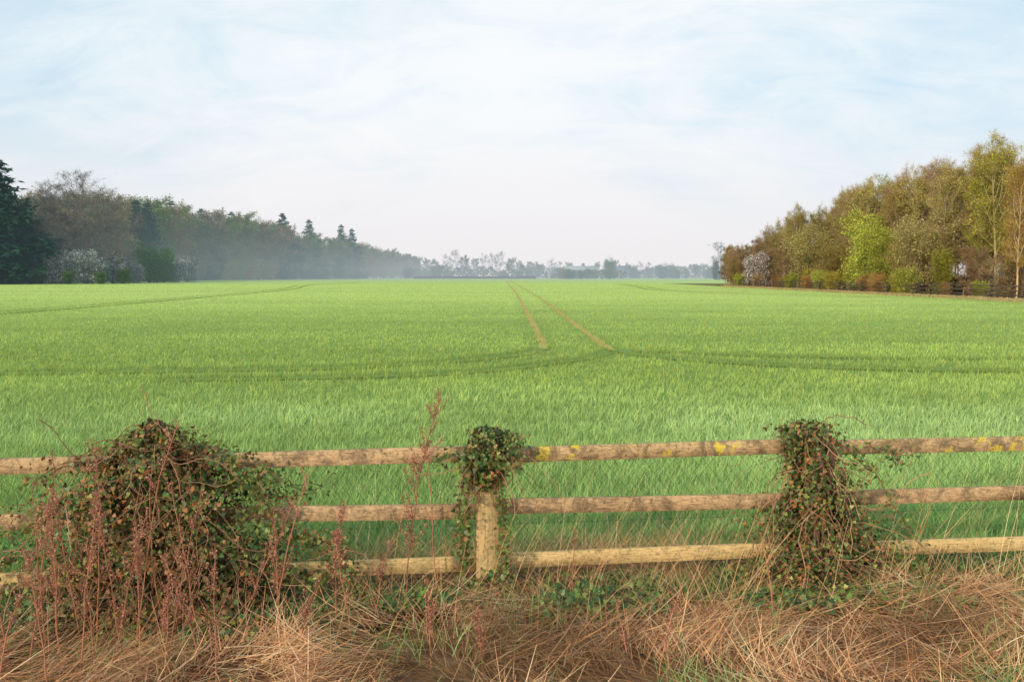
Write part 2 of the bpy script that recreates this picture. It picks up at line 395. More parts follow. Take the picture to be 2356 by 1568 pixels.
def weeds():
    mb=MB(); N=30000
    x=rng.uniform(-3.8,4.4,N); d=rng.uniform(-.3,.62,N); y=FY(x)-d; cl=vnoise(x*2.6+40,y*2.6,33)
    pr=(cl>.36)*(.45+.55*((x<-.5)|(x>1.4)))*np.clip((.62-d)/.3,0,1)
    ok=rng.random(N)<pr; x=x[ok];y=y[ok];cl=cl[ok];N=len(x)
    z=vz(x,y)*.9+rng.uniform(0,.17,N)*cl+.02
    nr=rdirs(N)*.7+np.array([0,-.5,.9]); tp=rdirs(N)+np.array([0,-.4,-.4])
    pal2=np.array([(.07,.14,.03),(.12,.20,.035),(.035,.08,.018),(.17,.20,.04)])
    col=pal2[rng.integers(0,4,N)]*rng.uniform(.5,1.3,N)[:,None]
    leaves(mb,np.stack([x,y,z],1),nr,tp,rng.uniform(.018,.046,N),col,IVY)
    return mb
obj("ground_ivy",weeds().mesh("ground_ivy"),M_leaf,kind="stuff",label="dark green creeping ivy and weeds at fence foot",category="ground cover")

# ------------------------------------------------------------ ivy plants on the posts
def ivy(name,x0,zs,ws,ds,n,label,seed,brown=.3,skew=None,strands=40,lump_a=.45,stems=True,size=(.013,.031)):
    root=obj(name,None,label=label,category="ivy",group="ivy clumps grown over the fence posts")
    zs=np.array(zs);ws=np.array(ws);ds=np.array(ds)
    c0=np.array([x0,FY(x0)-.03,0])
    def shell(N,rlo,rhi,zmin=None):
        zt=np.linspace(zs[0],zs[-1],200); wt=np.interp(zt,zs,ws); p=np.cumsum(wt+.03);p/=p[-1]
        z=np.interp(rng.random(N),p,zt); w=np.interp(z,zs,ws); d=np.interp(z,zs,ds)
        a=rng.uniform(0,2*math.pi,N); r=rng.uniform(rlo,rhi,N)
        lump=1+lump_a*2*(vnoise(a*1.9+seed*5,z*7+seed,seed)-.5)+.8*(vnoise(a*5,z*17,seed+1)-.5)
        sk=0 if skew is None else np.interp(z,zs,skew)
        pos=c0+ex*((np.cos(a)*w*r*lump+sk)[:,None])+ey*((np.sin(a)*d*r*lump)[:,None])+UP*(z+.03*(vnoise(a*4,z*9,seed+4)-.5))[:,None]
        nr=ex*(np.cos(a)/np.maximum(w,.05))[:,None]+ey*(np.sin(a)/np.maximum(d,.05))[:,None]
        nr=unit(nr)+UP*.35
        return pos,nr,z,a
    mb=MB()
    pl=np.array([(.085,.15,.03),(.05,.09,.02),(.17,.19,.04),(.27,.15,.05),(.33,.13,.04),(.28,.26,.06)])
    for (cnt,lo,hi,dk) in ((int(n*.35),.45,.8,.32),(int(n*.5),.78,1.05,1.0),(int(n*.15),1.05,1.5,1.1)):  # dk paints the shade inside the clump into the inner leaves
        pos,nr,z,a=shell(cnt,lo,hi); N=len(pos)
        bn=vnoise(z*5+3,a*2,seed+7)
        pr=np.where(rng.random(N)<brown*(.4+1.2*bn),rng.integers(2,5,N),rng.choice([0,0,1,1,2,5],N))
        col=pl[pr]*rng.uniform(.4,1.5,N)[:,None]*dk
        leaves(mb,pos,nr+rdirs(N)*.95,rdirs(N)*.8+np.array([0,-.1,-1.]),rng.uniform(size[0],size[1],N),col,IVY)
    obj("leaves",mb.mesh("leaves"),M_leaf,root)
    mb=MB()
    for i in range(strands):
        pos,nr,z,a=shell(1,.9,1.2); p=pos[0]; pts=[p]; d=unit((rdirs(1)*.9+np.array([0,-.25,-.7])))[0]
        for k in range(10):
            d=unit((d+rdirs(1)[0]*.5+np.array([0,0,-.08]))[None])[0]; p=p+d*rng.uniform(.03,.08)
            if p[2]<max(.02,zs[0]-.1): break
            pts.append(p)
        if len(pts)>2: tube(mb,pts,[rng.uniform(.0013,.003)]*len(pts),4,np.array([.37,.19,.11])*rng.uniform(.35,1.3))
    if stems:
        for i in range(max(2,strands//14)):
            p=c0+ex*rng.uniform(-.05,.05)+ey*-.07; pts=[]
            for k in range(10): pts.append(p+UP*k*.1*zs[-1]); p=p+ex*rng.normal(0,.012)
            tube(mb,pts,[.008]*10,5,np.array([.16,.10,.06]))
    obj("vine_stems",mb.mesh("vine_stems"),M_stem,root)
    return root
ivy("ivy_plant",-2.12,[0,.2,.4,.6,.78,.9,1.0,1.08,1.15,1.22],[.62,.55,.49,.45,.42,.38,.31,.21,.12,.03],[.42,.36,.32,.28,.24,.22,.18,.15,.10,.05],34000,
    "broad peaked mass of green and russet ivy burying a fence post",3,.6,[.1,.08,.07,.05,.07,.08,.08,.07,.07,.06],480,.8)
ivy("ivy_plant",-.155,[.78,.85,.92,.98,1.04,1.10,1.14],[.05,.09,.13,.15,.14,.11,.04],[.05,.08,.1,.13,.13,.11,.05],2700,
    "small cap of ivy on top of a wooden fence post",5,.4,[-.04,-.02,.0,.01,.02,.03,.0],22,.7,False)
ivy("ivy_plant",1.92,[0,.2,.4,.6,.78,.9,1.0,1.08,1.14],[.50,.40,.30,.23,.17,.16,.21,.18,.06],[.26,.22,.2,.17,.14,.13,.15,.14,.06],14500,
    "ragged column of green ivy with bushy top covering a post",8,.35,[.18,.13,.07,.02,-.03,-.06,-.05,-.05,-.04],200,.75)
def strand(x0,z0,dx,dz,n,label,sp=.026):
    root=obj("ivy_vine",None,label=label,category="ivy",group="loose ivy vines trailing over the fence")
    P=[];p=np.array([x0,FY(x0)-.09,z0])
    for i in range(14): 
        P.append(p.copy()); p=p+ex*(dx/14+rng.normal(0,.011))+UP*(dz/14+rng.normal(0,.014))+ey*rng.normal(0,.008)
    P=np.array(P); mb=MB(); tube(mb,P,np.linspace(.005,.0025,14),4,np.array([.2,.11,.06])); obj("vine_stem",mb.mesh("vine_stem"),M_stem,root)
    i=rng.integers(0,13,n); t=rng.random(n)[:,None]; pos=P[i]*(1-t)+P[i+1]*t+rng.normal(0,sp,(n,3))
    pl=np.array([(.08,.15,.035),(.15,.19,.04),(.26,.14,.05),(.20,.23,.05)]); mb=MB()
    leaves(mb,pos,rdirs(n)*.8+np.array([0,-1,.3]),rdirs(n)*.7+np.array([0,0,-1]),rng.uniform(.015,.035,n),pl[rng.integers(0,4,n)]*rng.uniform(.45,1.3,n)[:,None],IVY)
    obj("leaves",mb.mesh("leaves"),M_leaf,root)
for a in [(-.25,.95,.0,-.85,260,"ivy vine climbing one side of the post",.02),(-.27,.9,.02,-.8,160,"ivy vine climbing one side of the post",.022),(-.055,.95,.0,-.85,200,"ivy vine climbing one side of the post",.018),(-.26,.2,.16,-.04,170,"ivy vine climbing one side of the post"),(-.26,1.0,-.08,-.2,60,"ivy vine climbing one side of the post"),(0.0,1.0,.06,-.2,60,"ivy vine climbing one side of the post"),(-.06,.45,.05,-.35,120,"ivy vine climbing one side of the post",.022),
          (2.05,1.0,.5,-.65,110,"thin ivy vine drooping from the rail"),(2.2,.98,.35,-.03,30,"thin ivy vine lying along the top rail"),(2.4,.96,.02,-.08,30,"thin ivy vine lying along the top rail"),
          (2.05,.5,.7,-.4,230,"leafy ivy vine trailing to the ground"),(2.1,.35,.85,-.25,230,"leafy ivy vine trailing to the ground"),(-1.75,1.0,.45,-.1,190,"leafy ivy vine lying over the top rail"),
          (-1.6,.9,.35,-.35,130,"leafy ivy vine trailing over the rails"),(-1.6,.66,.7,-.1,220,"leafy ivy vine trailing over the rails"),(-1.3,.58,.45,-.2,220,"leafy ivy vine trailing over the rails"),
          (-1.5,.4,.7,-.3,240,"leafy ivy vine trailing over the rails"),(-1.1,.45,.25,-.3,150,"leafy ivy vine trailing over the rails"),(-2.4,1.02,-.4,-.2,80,"leafy ivy vine trailing over the rails"),(-2.5,.85,-.5,-.4,130,"leafy ivy vine trailing over the rails"),(-2.6,.5,-.6,-.1,220,"leafy ivy vine trailing over the rails"),(-2.55,.4,-.7,-.25,220,"leafy ivy vine trailing over the rails")]:
    strand(*a)

# ------------------------------------------------------------ dead dock stalks
def dock(x,dy,H,lean,az,dens,r):
    root=obj("dock_plant",None,label="dead reddish brown dock stalk with dry seed clusters",category="weed",group="dead dock stalks along the fence")
    y=FY(x)-dy; rd=np.random.default_rng(r); root.location=(x,y,0)
    pts=[];p=np.array([0,0,.02]);th=lean*.5
    for i in range(9):
        pts.append(p.copy()); th+=rd.normal(0,.07)+lean*.09
        p=p+H/8*np.array([math.sin(th)*math.cos(az),math.sin(th)*math.sin(az),math.cos(th)])
    pts=np.array(pts); mb=MB(); br=np.array([.38,.16,.09])*rd.uniform(.8,1.3)
    tube(mb,pts,np.linspace(.0045,.0016,9),5,br); seeds=[]
    for i in range(int(17*dens)):
        t=rd.uniform(.3,.98)*8; k=min(7,int(t)); q=pts[k]+(pts[k+1]-pts[k])*(t-k)
        a=rd.uniform(0,6.28); L=rd.uniform(.05,.24)*(1.2-t/9)*H*.95; sp_=rd.uniform(.3,.9); d=np.array([math.cos(a)*sp_,math.sin(a)*sp_,.9])
        bp=[q+d*L*s+UP*.02*s*s for s in np.linspace(0,1,4)]; tube(mb,bp,[.0018,.0015,.0012,.001],3,br)
        m=int(rd.uniform(12,55)*dens); s=rd.uniform(.1,1,m)[:,None]; seeds.append(bp[0]*(1-s)+bp[3]*s+rd.normal(0,.007,(m,3)))
    m=int(40*dens)+3; s=rd.uniform(.5,1,m)*7.99; k=s.astype(int); f=(s-k)[:,None]; seeds.append(pts[k]*(1-f)+pts[np.minimum(k+1,8)]*f+rd.normal(0,.008,(m,3)))
    obj("stalk",mb.mesh("stalk"),M_stem,root)
    S=np.concatenate(seeds); n=len(S); mb=MB()
    col=np.array([.42,.19,.12])*rd.uniform(.5,1.4,n)[:,None]
    leaves(mb,S,rdirs(n),rdirs(n)+np.array([0,0,-.5]),rd.uniform(.005,.012,n),col,DIAM)
    obj("seed_head",mb.mesh("seed_head"),M_dry,root)
D=[(-.62,.18,1.36,.16,.1,1.9),(-2.55,.62,1.0,.05,0,.8),(-2.38,.75,1.0,-.05,.3,1),(-2.2,.5,1.2,.08,.2,1.0),(-2.02,.45,1.3,.14,.2,.7),
   (-1.95,.8,.85,.03,1,1),(-1.75,.7,.95,.1,.5,.9),(-1.62,.6,1.0,-.08,.2,.8),(-1.5,.5,.88,.12,.2,1),(-1.35,.35,.98,.15,0,.6),(-1.22,.6,.8,.1,2,.9),
   (-.98,.4,.82,.12,0,1.),(-.85,.55,.7,-.1,.4,.9),(-.8,.3,.62,.1,0,.8),(-2.75,.7,.65,.1,3,.8),(-2.9,.55,.5,-.1,0,.7),(-1.42,.95,.75,.06,1,.9),(-2.15,1.0,.8,.05,4,.8),
   (-.42,.75,.45,.2,2,1),(.75,.95,.5,.25,.2,.5),(.6,.9,.42,.2,2.9,.4),(.35,.3,.55,.1,1,.5),(-.45,.0,1.08,.1,0,.3),(1.5,.5,.5,.2,2,.4),(-3.0,.6,.55,.08,0,.9),(-.15,.85,.4,.3,1,.9),
   (-2.3,.6,.9,-.2,.2,.5),(-2.1,.7,.7,.25,.2,.6),(-1.85,.5,1.05,.0,.2,.5),(-2.45,.5,.95,.12,.2,.6),(-1.1,.8,.55,.2,.3,.8),(-2.45,.9,.7,.2,.3,.6),(-2.0,.6,.95,.2,3.2,.8),(-1.7,.85,.6,.1,3,.8),(-2.28,.45,1.1,.1,3,.7),
   (-2.12,.8,.95,.1,1,.9),(-1.9,.65,.75,.15,2,.9),(-2.35,.55,.8,.1,2,.9),(-1.55,.8,.7,.1,.5,.9)]
for i,a in enumerate(D): dock(*a,100+i)

# ------------------------------------------------------------ trees
def grow(seed,H,R,first,nc,elev=(10,60),wob=.12,stems=1,r0=None,tlen=.95,l2=.5,l3=.45):
    rd=np.random.default_rng(seed); paths=[];tips=[]
    r0=r0 or H*.013
    def path(p,d,L,n,w,up):
        P=[p];D=[d]
        for i in range(n):
            d=d+rd.normal(0,w,3)+np.array([0,0,up]); d=d/np.linalg.norm(d); p=p+d*L/n; P.append(p);D.append(d)
        return np.array(P),np.array(D)
    for s in range(stems):
        a=s*2.4+rd.uniform(0,1); ln=0.03 if stems==1 else rd.uniform(.1,.55)
        d=np.array([math.cos(a)*ln,math.sin(a)*ln,1]); d/=np.linalg.norm(d)
        h=H*tlen*(1 if stems==1 else rd.uniform(.65,1))
        P,Dd=path(np.array([math.cos(a),math.sin(a),-.05])*(0 if stems==1 else .02*H)+np.array([0,0,-.1]),d,h,8,wob*.35,.03)
        paths.append((P,np.linspace(r0,r0*.15,9),6))
        for j in range(nc[0]):
            t=first+(1-first)*(j+.5)/nc[0]; u=(t-first)/(1-first); k=min(7,int(t*8)); p=P[k]+(P[k+1]-P[k])*(t*8-k)
            az=j*2.4+rd.uniform(-.5,.5)+s; el=math.radians(elev[0]+(elev[1]-elev[0])*u+rd.uniform(-10,10))
            L=R/stems**.35*(math.sin(math.pi*(.2+.72*u))**.6)*rd.uniform(.75,1.12)/max(.5,math.cos(el)**.5)
            d1=np.array([math.cos(az)*math.cos(el),math.sin(az)*math.cos(el),math.sin(el)])
            P1,D1=path(p,d1,L,5,wob,.07); rr=r0*(.5-.35*u); paths.append((P1,np.linspace(rr,rr*.2,6),4))
            for q in range(nc[1]):
                v=.25+.75*(q+rd.random())/nc[1]; k2=min(4,int(v*5)); p2=P1[k2]+(P1[k2+1]-P1[k2])*(v*5-k2)
                d2=D1[k2]+rd.normal(0,.6,3)+np.array([0,0,.15]); d2/=np.linalg.norm(d2)
                L2=L*l2*(1.15-.6*v)*rd.uniform(.7,1.2)
                P2,D2=path(p2,d2,L2,3,wob*1.2,.08); paths.append((P2,np.linspace(rr*.35,rr*.12,4),3))
                tips+= [(P2[-1],D2[-1]),(P2[2],D2[2])]
                for w in range(nc[2]):
                    kk=1+w%3; d3=D2[kk]+rd.normal(0,.7,3)+np.array([0,0,.15]); d3/=np.linalg.norm(d3)
                    P3,D3=path(P2[kk],d3,L2*l3*rd.uniform(.7,1.3),2,wob,.08); paths.append((P3,np.array([rr*.14,rr*.09,rr*.05]),3))
                    tips+=[(P3[-1],D3[-1]),(P3[1],D3[1])]
    return paths,np.array([t[0] for t in tips]),np.array([t[1] for t in tips])

def tree_meshes(name,seed,H,R,first,nc,bark,twig=None,leaf=None,**kw):
    paths,tp,td=grow(seed,H,R,first,nc,**kw)
    mb=MB()
    for P,r,k in paths: tube(mb,P,r,k,np.array(bark)*random.uniform(.8,1.15))
    tm=mb.mesh(name+"_trunk",True); mb=MB()
    nt_=len(tp)
    if twig:
        n,ln,w,c=twig; i=rng.integers(0,nt_,n)
        leaves(mb,tp[i]+rng.normal(0,ln*.15,(n,3)),rdirs(n),td[i]*.9+rdirs(n)*.75+np.array([0,0,.15]),rng.uniform(.6,1.3,n)*ln,np.array(c)*rng.uniform(.65,1.4,n)[:,None],TWIG,w/ln)
    if leaf:
        n,sz,spd,cs=leaf
        clump=rng.random(nt_)**1.5+.05; clump/=clump.sum(); i=rng.choice(nt_,n,p=clump); cs=np.array(cs)
        pos=tp[i]+rng.normal(0,spd,(n,3)); pos[:,2]=np.maximum(pos[:,2],.05)
        shade=rng.uniform(.6,1.3,nt_)[i]
        leaves(mb,pos,rdirs(n)+np.array([0,0,.4]),rdirs(n),rng.uniform(.6,1.3,n)*sz,cs[rng.integers(0,len(cs),n)]*(shade*rng.uniform(.8,1.2,n))[:,None],DIAM)
    cm=mb.mesh(name+"_crown"); tm.materials.append(M_bark); cm.materials.append(M_crown)
    return tm,cm
def spruce_meshes(seed,H,R):
    rd=np.random.default_rng(seed); mb=MB()
    z=np.linspace(0,H,9); tube(mb,np.stack([z*0,z*0,z],1),np.linspace(H*.014,.03,9),7,(.12,.085,.06)) 
    pos=[];tip=[];sz=[]
    nw=44
    for i in range(nw):
        u=(i+rd.random())/nw; zz=H*(.04+.95*u); rr=R*(1-u)**.72*rd.uniform(.6,1.2)+.2
        nb=int(7+6*(1-u))
        for b in range(nb):
            if rd.random()<.15: continue
            a=rd.uniform(0,6.28); L=rr*rd.uniform(.5,1.2); s=np.linspace(0,1,6)
            P=np.stack([np.cos(a)*L*s,np.sin(a)*L*s,zz-L*.3*s+L*.22*s**3],1); tube(mb,P[[0,2,5]],[.05,.03,.012],3,(.1,.08,.055))
            m=int(10+20*L/R); t=rd.uniform(.12,1,m)*5; k=np.minimum(t.astype(int),4); f=(t-k)[:,None]
            q=P[k]*(1-f)+P[k+1]*f; pos.append(q)
            sg=rd.choice([-1,1],m); out=np.stack([np.cos(a+sg*.9),np.sin(a+sg*.9),-.35+rd.normal(0,.25,m)],1)
            tip.append(out); sz.append(rd.uniform(.6,1.3,m)*(.5+.95*L/R)*R/6.5)
    tm=mb.mesh("spruce_trunk",True); pos=np.concatenate(pos);tip=np.concatenate(tip);sz=np.concatenate(sz);n=len(pos)
    mb=MB(); c=np.array([.05,.10,.065])*rd.uniform(.5,1.7,n)[:,None]
    leaves(mb,pos,rdirs(n)*.5+np.array([0,0,1]),tip,sz,c,DIAM,.45)
    leaves(mb,pos,rdirs(n),tip+np.array([0,0,-.6]),sz*.8,c*.8,DIAM,.35)
    cm=mb.mesh("spruce_crown"); tm.materials.append(M_bark); cm.materials.append(M_crown); return tm,cm

GREY=(.24,.21,.18)
V={}
for i in range(3):
    V['bare%d'%i]=tree_meshes("bare",20+i,24,9,.22,(15,7,4),GREY,(8500,1.1,.045,(.21,.175,.15)),None,elev=(20,70),wob=.16)
for i in range(3):
    V['wood%d'%i]=tree_meshes("wood",30+i,22,8,.05,(20,7,3),GREY,(11000,1.1,.07,(.27,.21,.15)),(6500,.42,.6,[(.24,.22,.09),(.28,.22,.12),(.16,.20,.07)]),elev=(8,62))
for i in range(4):
    V['birch%d'%i]=tree_meshes("birch",40+i,15.5,3.4,.2,(20,6,3),(.50,.40,.29),(8000,.7,.024,(.38,.26,.13)),(6800,.13,.28,[(.50,.46,.08),(.46,.35,.08),(.40,.42,.08),(.56,.46,.10)]),elev=(42,76),wob=.09,r0=.16)
for i in range(2):
    V['brown%d'%i]=tree_meshes("brown",50+i,13,3.0,.1,(20,6,3),(.38,.28,.20),(11500,.7,.025,(.34,.225,.14)),(3000,.12,.3,[(.40,.31,.10),(.32,.32,.09)]),elev=(38,76),r0=.13)
V['spruce0']=spruce_meshes(60,28,10); V['spruce1']=spruce_meshes(61,26,8); V['spruce2']=spruce_meshes(62,22,6)
for i in range(2):
    V['willow%d'%i]=tree_meshes("willow",70+i,7.5,3.4,.08,(9,5,3),(.26,.19,.11),(5500,.5,.02,(.38,.28,.16)),(12000,.12,.28,[(.50,.42,.19),(.43,.37,.15),(.34,.32,.11)]),stems=7,elev=(15,70),r0=.07)
for i in range(2):
    V['leafy%d'%i]=tree_meshes("leafy",75+i,7.5,3.3,.06,(9,5,3),(.2,.15,.09),(4000,.5,.02,(.32,.24,.11)),(14000,.13,.32,[(.48,.48,.07),(.40,.43,.07),(.56,.52,.09)]),stems=6,elev=(15,70),r0=.07)
for i in range(2):
    V['blos%d'%i]=tree_meshes("blossom",80+i,6.5,4.0,.05,(9,5,3),(.1,.08,.06),(7000,.5,.04,(.20,.17,.14)),(13000,.17,.32,[(.78,.76,.74),(.64,.61,.60),(.16,.19,.10),(.13,.19,.08),(.5,.48,.46)]),stems=7,elev=(5,65),r0=.07)
V['dark0']=tree_meshes("dark",85,7,3.6,.05,(9,5,3),(.08,.06,.04),(1500,.6,.03,(.15,.13,.08)),(14000,.17,.4,[(.09,.17,.04),(.13,.21,.05),(.06,.11,.03)]),stems=6,elev=(5,65),r0=.08)
V['bush0']=tree_meshes("bush",90,3,1.8,.03,(8,5,3),(.2,.13,.09),(4000,.35,.014,(.34,.2,.12)),(4000,.09,.16,[(.42,.3,.09),(.26,.29,.06),(.44,.26,.11)]),stems=7,elev=(5,65),r0=.03)
V['bush1']=tree_meshes("bush",91,3,1.8,.03,(8,5,3),(.16,.13,.07),(1200,.3,.014,(.26,.2,.1)),(8000,.09,.16,[(.54,.48,.08),(.40,.40,.07),(.22,.27,.06)]),stems=6,elev=(5,65),r0=.03)
HT={}
for k,(tm,cm) in V.items():
    co=np.zeros(len(cm.vertices)*3,np.float32); cm.vertices.foreach_get("co",co); HT[k]=float(np.percentile(co[2::3],99.3))
def place(name,var,x,y,H,label,category,group,tint=(1,1,1),wide=1.0,z=0):
    tm,cm=V[var]; h0=HT[var]
    e=obj(name,None,label=label,category=category,group=group)
    s=H/h0; e.location=(x,y,z); e.scale=(s*wide,s*wide,s); e.rotation_euler=(0,0,random.uniform(0,6.28))
    for nm,me in (("trunk",tm),("crown",cm)):
        c=obj(nm,me,None,e); j=random.uniform(.88,1.12); c.color=(tint[0]*j,tint[1]*j,tint[2]*j,1)
def bx(px,y): return (px-1178)/1849*y      # lateral offset for a surveyed bearing at range y

# --- left wood
EY=[150,195,343,400,540,720]; EX=[-124,-131,-137,-128,-104,-82]
HY=[150,195,230,300,400,450,540,720]; HH=[25,24,26,30.5,32,29.5,25,19.5]
G="trees of the misty wood"
y=188
rd=random.Random(5)
while y<730:
    for row in range(3 if y<330 else 2):
        yy=y+rd.uniform(-3,3)+row*3; xx=np.interp(yy,EY,EX)-4-row*9+rd.uniform(-2.5,2.5)
        if xx/yy<-.72: continue
        h=np.interp(yy,HY,HH)*rd.uniform(.80,1.03)*(1+.02*row)
        if yy<240: h*=.80
        tint=rd.choice([(1,1,1),(1.15,1.02,.85),(.85,1.1,.65),(.92,.88,.9),(1.2,1.1,.8),(.62,.95,.5),(1.1,.95,.88),(.6,.8,.6)])
        k=rd.choice(['wood0','wood1','wood2'])
        place("woodland_tree",k,xx,yy,h,"leafless grey brown deciduous tree at misty wood edge","tree",G,tint,rd.uniform(1.05,1.35))
    y+=8 if y<420 else 11
for px,yy,h in [(205,206,28),(150,214,26),(262,222,25.5),(112,208,24)]:
    place("bare_tree",'bare%d'%(px%3),bx(px,yy),yy,h,"tall leafless tree with fine spreading branches","tree",G,(.8,.78,.8),1.35)
for px,yy,h,v in [(12,196,29.5,'spruce0'),(70,204,20,'spruce1'),(-60,190,26,'spruce0'),(322,285,28,'spruce1'),(347,290,27.5,'spruce1'),(402,350,33.5,'spruce1'),(470,385,33,'spruce1'),(538,410,33.5,'spruce1'),(655,440,35.2,'spruce0'),(715,475,34,'spruce1'),(788,530,34.5,'spruce1'),(812,540,32.5,'spruce1')]:
    place("spruce_tree",v,bx(px,yy),yy,h,"dark green spruce rising above the wood" if px>100 else "large dark blue green spruce at the field edge","conifer",G,(1.1,1.1,1.0) if px>100 else (.9,1.05,1.05),1.0 if px>100 else 1.2)
for px,yy,h,v,l in [(135,199,7,'blos0',0),(175,200,8,'blos1',0),(215,202,8.2,'blos1',0),(262,207,7.8,'blos0',0),(310,220,5.5,'blos0',0),(345,236,11,'dark0',1),(378,244,9.5,'dark0',1),(405,250,8,'blos1',0),(432,260,7.5,'blos0',0),(100,198,5,'dark0',1),(40,190,4,'dark0',1),(290,205,4,'dark0',1),(235,197,3.2,'dark0',1),(160,195,3.4,'dark0',1)]:
    place("blackthorn_bush" if l==0 else "evergreen_bush",v,bx(px,yy),yy,h,"blackthorn bush in white blossom by the field edge" if l==0 else "dense dark green bush at the field edge","bush","bushes along the misty wood edge",(.85,.88,.9) if l==0 else (.95,1.0,.8),1.25)
y=258
while y<700:
    xx=np.interp(y,EY,EX)+rd.uniform(-2,2); place("edge_bush",rd.choice(['willow0','willow1','dark0']),xx,y,rd.uniform(6,14),"brown green undergrowth bush at the wood edge","bush","bushes along the misty wood edge",rd.choice([(.62,.64,.5),(.52,.54,.5),(.7,.78,.45),(.75,.64,.5)]),1.2); y+=7 if y<420 else 13

# --- far tree line
G="distant trees in the mist"
for px,yy,h,v in [(960,700,17,'wood2'),(985,700,17,'wood0'),(1005,690,16,'wood1'),(1030,640,19,'bare0'),(1050,630,22,'bare1'),(1068,640,18,'wood0'),(1090,660,16,'wood2'),(1115,650,20,'bare2'),(1135,650,20,'bare0'),(1153,640,21,'bare1'),(1175,680,17,'wood1'),(1195,700,15,'wood0'),(1222,690,14,'wood2'),(1245,640,12,'bare0'),(1270,560,14,'bare2'),(1286,560,12,'bare1'),(1232,700,14,'wood0'),(1400,500,12.5,'dark0'),(1412,640,14,'wood1'),(1440,660,13,'bare0'),(1470,560,12,'bare2'),(1490,560,11.5,'bare1'),(1515,640,11,'bare0'),(1545,640,9,'wood2'),(1575,660,10,'bare2'),(1600,620,10,'wood0'),(1620,600,11,'wood1'),(1310,655,13,'wood1'),(1340,660,12,'wood2'),(1370,655,13,'wood0')]:
    place("distant_tree",v,bx(px,yy),yy,h,"hazy leafless tree beyond the field","tree",G,(.75,.8,.85))
for px in range(940,1680,11):
    yy=rd.uniform(575,660); h=rd.uniform(6,11)
    if 1288<px<1392: yy=505; h=rd.uniform(4.8,7.4)
    if 1400<px<1445: yy=500; h=rd.uniform(4.5,6.5)
    place("distant_bush",rd.choice(['dark0','willow0','wood2','wood1']),bx(px,yy),yy,h,"misty hedgerow bush beyond the field","bush","distant hedgerow bushes in the mist",(.5,.55,.55),1.5)
place("ivy_clad_tree",'bare1',bx(1652,400),400,18.5,"leafless tree with ivy covered trunk standing alone","tree","distant trees in the mist",(.5,.6,.5),1.2)
place("ivy_clad_tree",'dark0',bx(1646,402),402,10,"leafless tree with ivy covered trunk standing alone","tree","distant trees in the mist",(.6,.7,.7),.6)
mb=MB(); N=9000; x=rng.uniform(-66,16,N); yv=540+rng.uniform(-.8,.8,N); z=rng.uniform(0,1.5,N)*(.7+.5*vnoise(x*.2,x*0,3))
leaves(mb,np.stack([x,yv,z],1),rdirs(N),rdirs(N),rng.uniform(.3,.7,N),np.array([.10,.05,.03])*rng.uniform(.6,1.3,N)[:,None],DIAM)
obj("hedge",mb.mesh("hedge"),M_crown,label="low clipped brown hedge at the far field edge",category="hedge")

# --- right wood
G="trees of the sunlit birch wood"
rd=random.Random(9)
def rh(y): return float(np.interp(y,[60,72,85,115,136,150,168,200],[12.0,13.6,14.8,14.6,13.2,11.0,8.8,8]))
for row,X0 in enumerate([48.5,51.5,55.5,61,67]):
    y=62+row
    while y<186:
        xx=X0+rd.uniform(-1.6,1.6); yy=y+rd.uniform(-1.5,1.5)
        if xx/yy<.74 and not (row>2 and yy>165):
            h=rh(yy)*rd.uniform(.86,1.06)*(1+.03*row)
            if rd.random()<.36 or yy>145: k,nm,lb='brown%d'%rd.randint(0,1),"woodland_tree","slender purplish brown leafless tree in the wood"
            else: k,nm,lb='birch%d'%rd.randint(0,3),"birch_tree","slender birch tree with sparse golden olive spring leaves"
            tint=rd.choice([(1,1,1),(1.08,1.0,.8),(.85,1.0,.7),(1,.9,.85),(.98,1.12,.65),(.82,.76,.68)])
            place(nm,k,xx,yy,h,lb,"tree",G,tint,rd.uniform(.88,1.18))
        y+=[3.4,4.0,5.4,6.5,8.5][row]
place("birch_tree",'birch1',48.5,81,16.0,"tallest birch tree with sparse golden olive spring leaves","tree",G,(.95,1.0,.7),1.15)
place("birch_tree",'birch2',44.5,71,12.2,"slender birch with bare trunk and orange tinged branches","tree",G,(1.1,.92,.75),.9)
G="shrubs in front of the birch wood"
for px,h,v,w_,t,l in [(1862,9.5,'willow0',1.15,(1.0,.97,.8),"rounded pale olive willow shrub beside the wood"),(1985,10.2,'leafy0',1.05,(.95,1.0,.9),"large rounded yellow green leafy shrub beside the wood"),
   (2030,8,'leafy1',.9,(.85,.88,.8),"rounded yellow green leafy shrub beside the wood"),(2130,9,'willow1',1.05,(.9,.84,.75),"tall tan grey willow shrub beside the wood"),(2082,6.5,'willow0',.9,(.8,.7,.52),"brown twiggy shrub beside the wood"),(2215,5,'brown0',1.2,(1,.9,.8),"brown twiggy shrub beside the wood"),
   (1925,7,'willow1',.95,(.75,.66,.48),"brown twiggy shrub beside the wood"),(1800,8,'brown1',1.5,(.95,.88,.8),"brown twiggy shrub beside the wood"),(2310,4,'willow0',1.3,(.8,.66,.66),"greyish pink twiggy bush behind the fence"),(2165,5,'leafy1',.8,(.75,.72,.6),"young olive green shrub behind the fence"),
   (1690,6,'willow1',.9,(.8,.66,.62),"brown twiggy shrub beside the wood"),(1738,5.8,'blos0',1.0,(1.3,1.1,1.12),"shrub covered in pinkish white blossom"),(1705,7.5,'brown1',1.4,(.9,.85,.9),"brown twiggy shrub beside the wood"),(1768,6.5,'brown0',1.4,(.9,.9,.9),"brown twiggy shrub beside the wood"),(2260,4.6,'brown1',1.3,(.9,.8,.8),"brown twiggy shrub beside the wood")]:
    yy=45.0/((px-1178)/1849); yy=min(yy,152)
    if v=='blos0': yy=140
    place("shrub",v,bx(px,yy),yy,h,l,"shrub",G,t,w_)
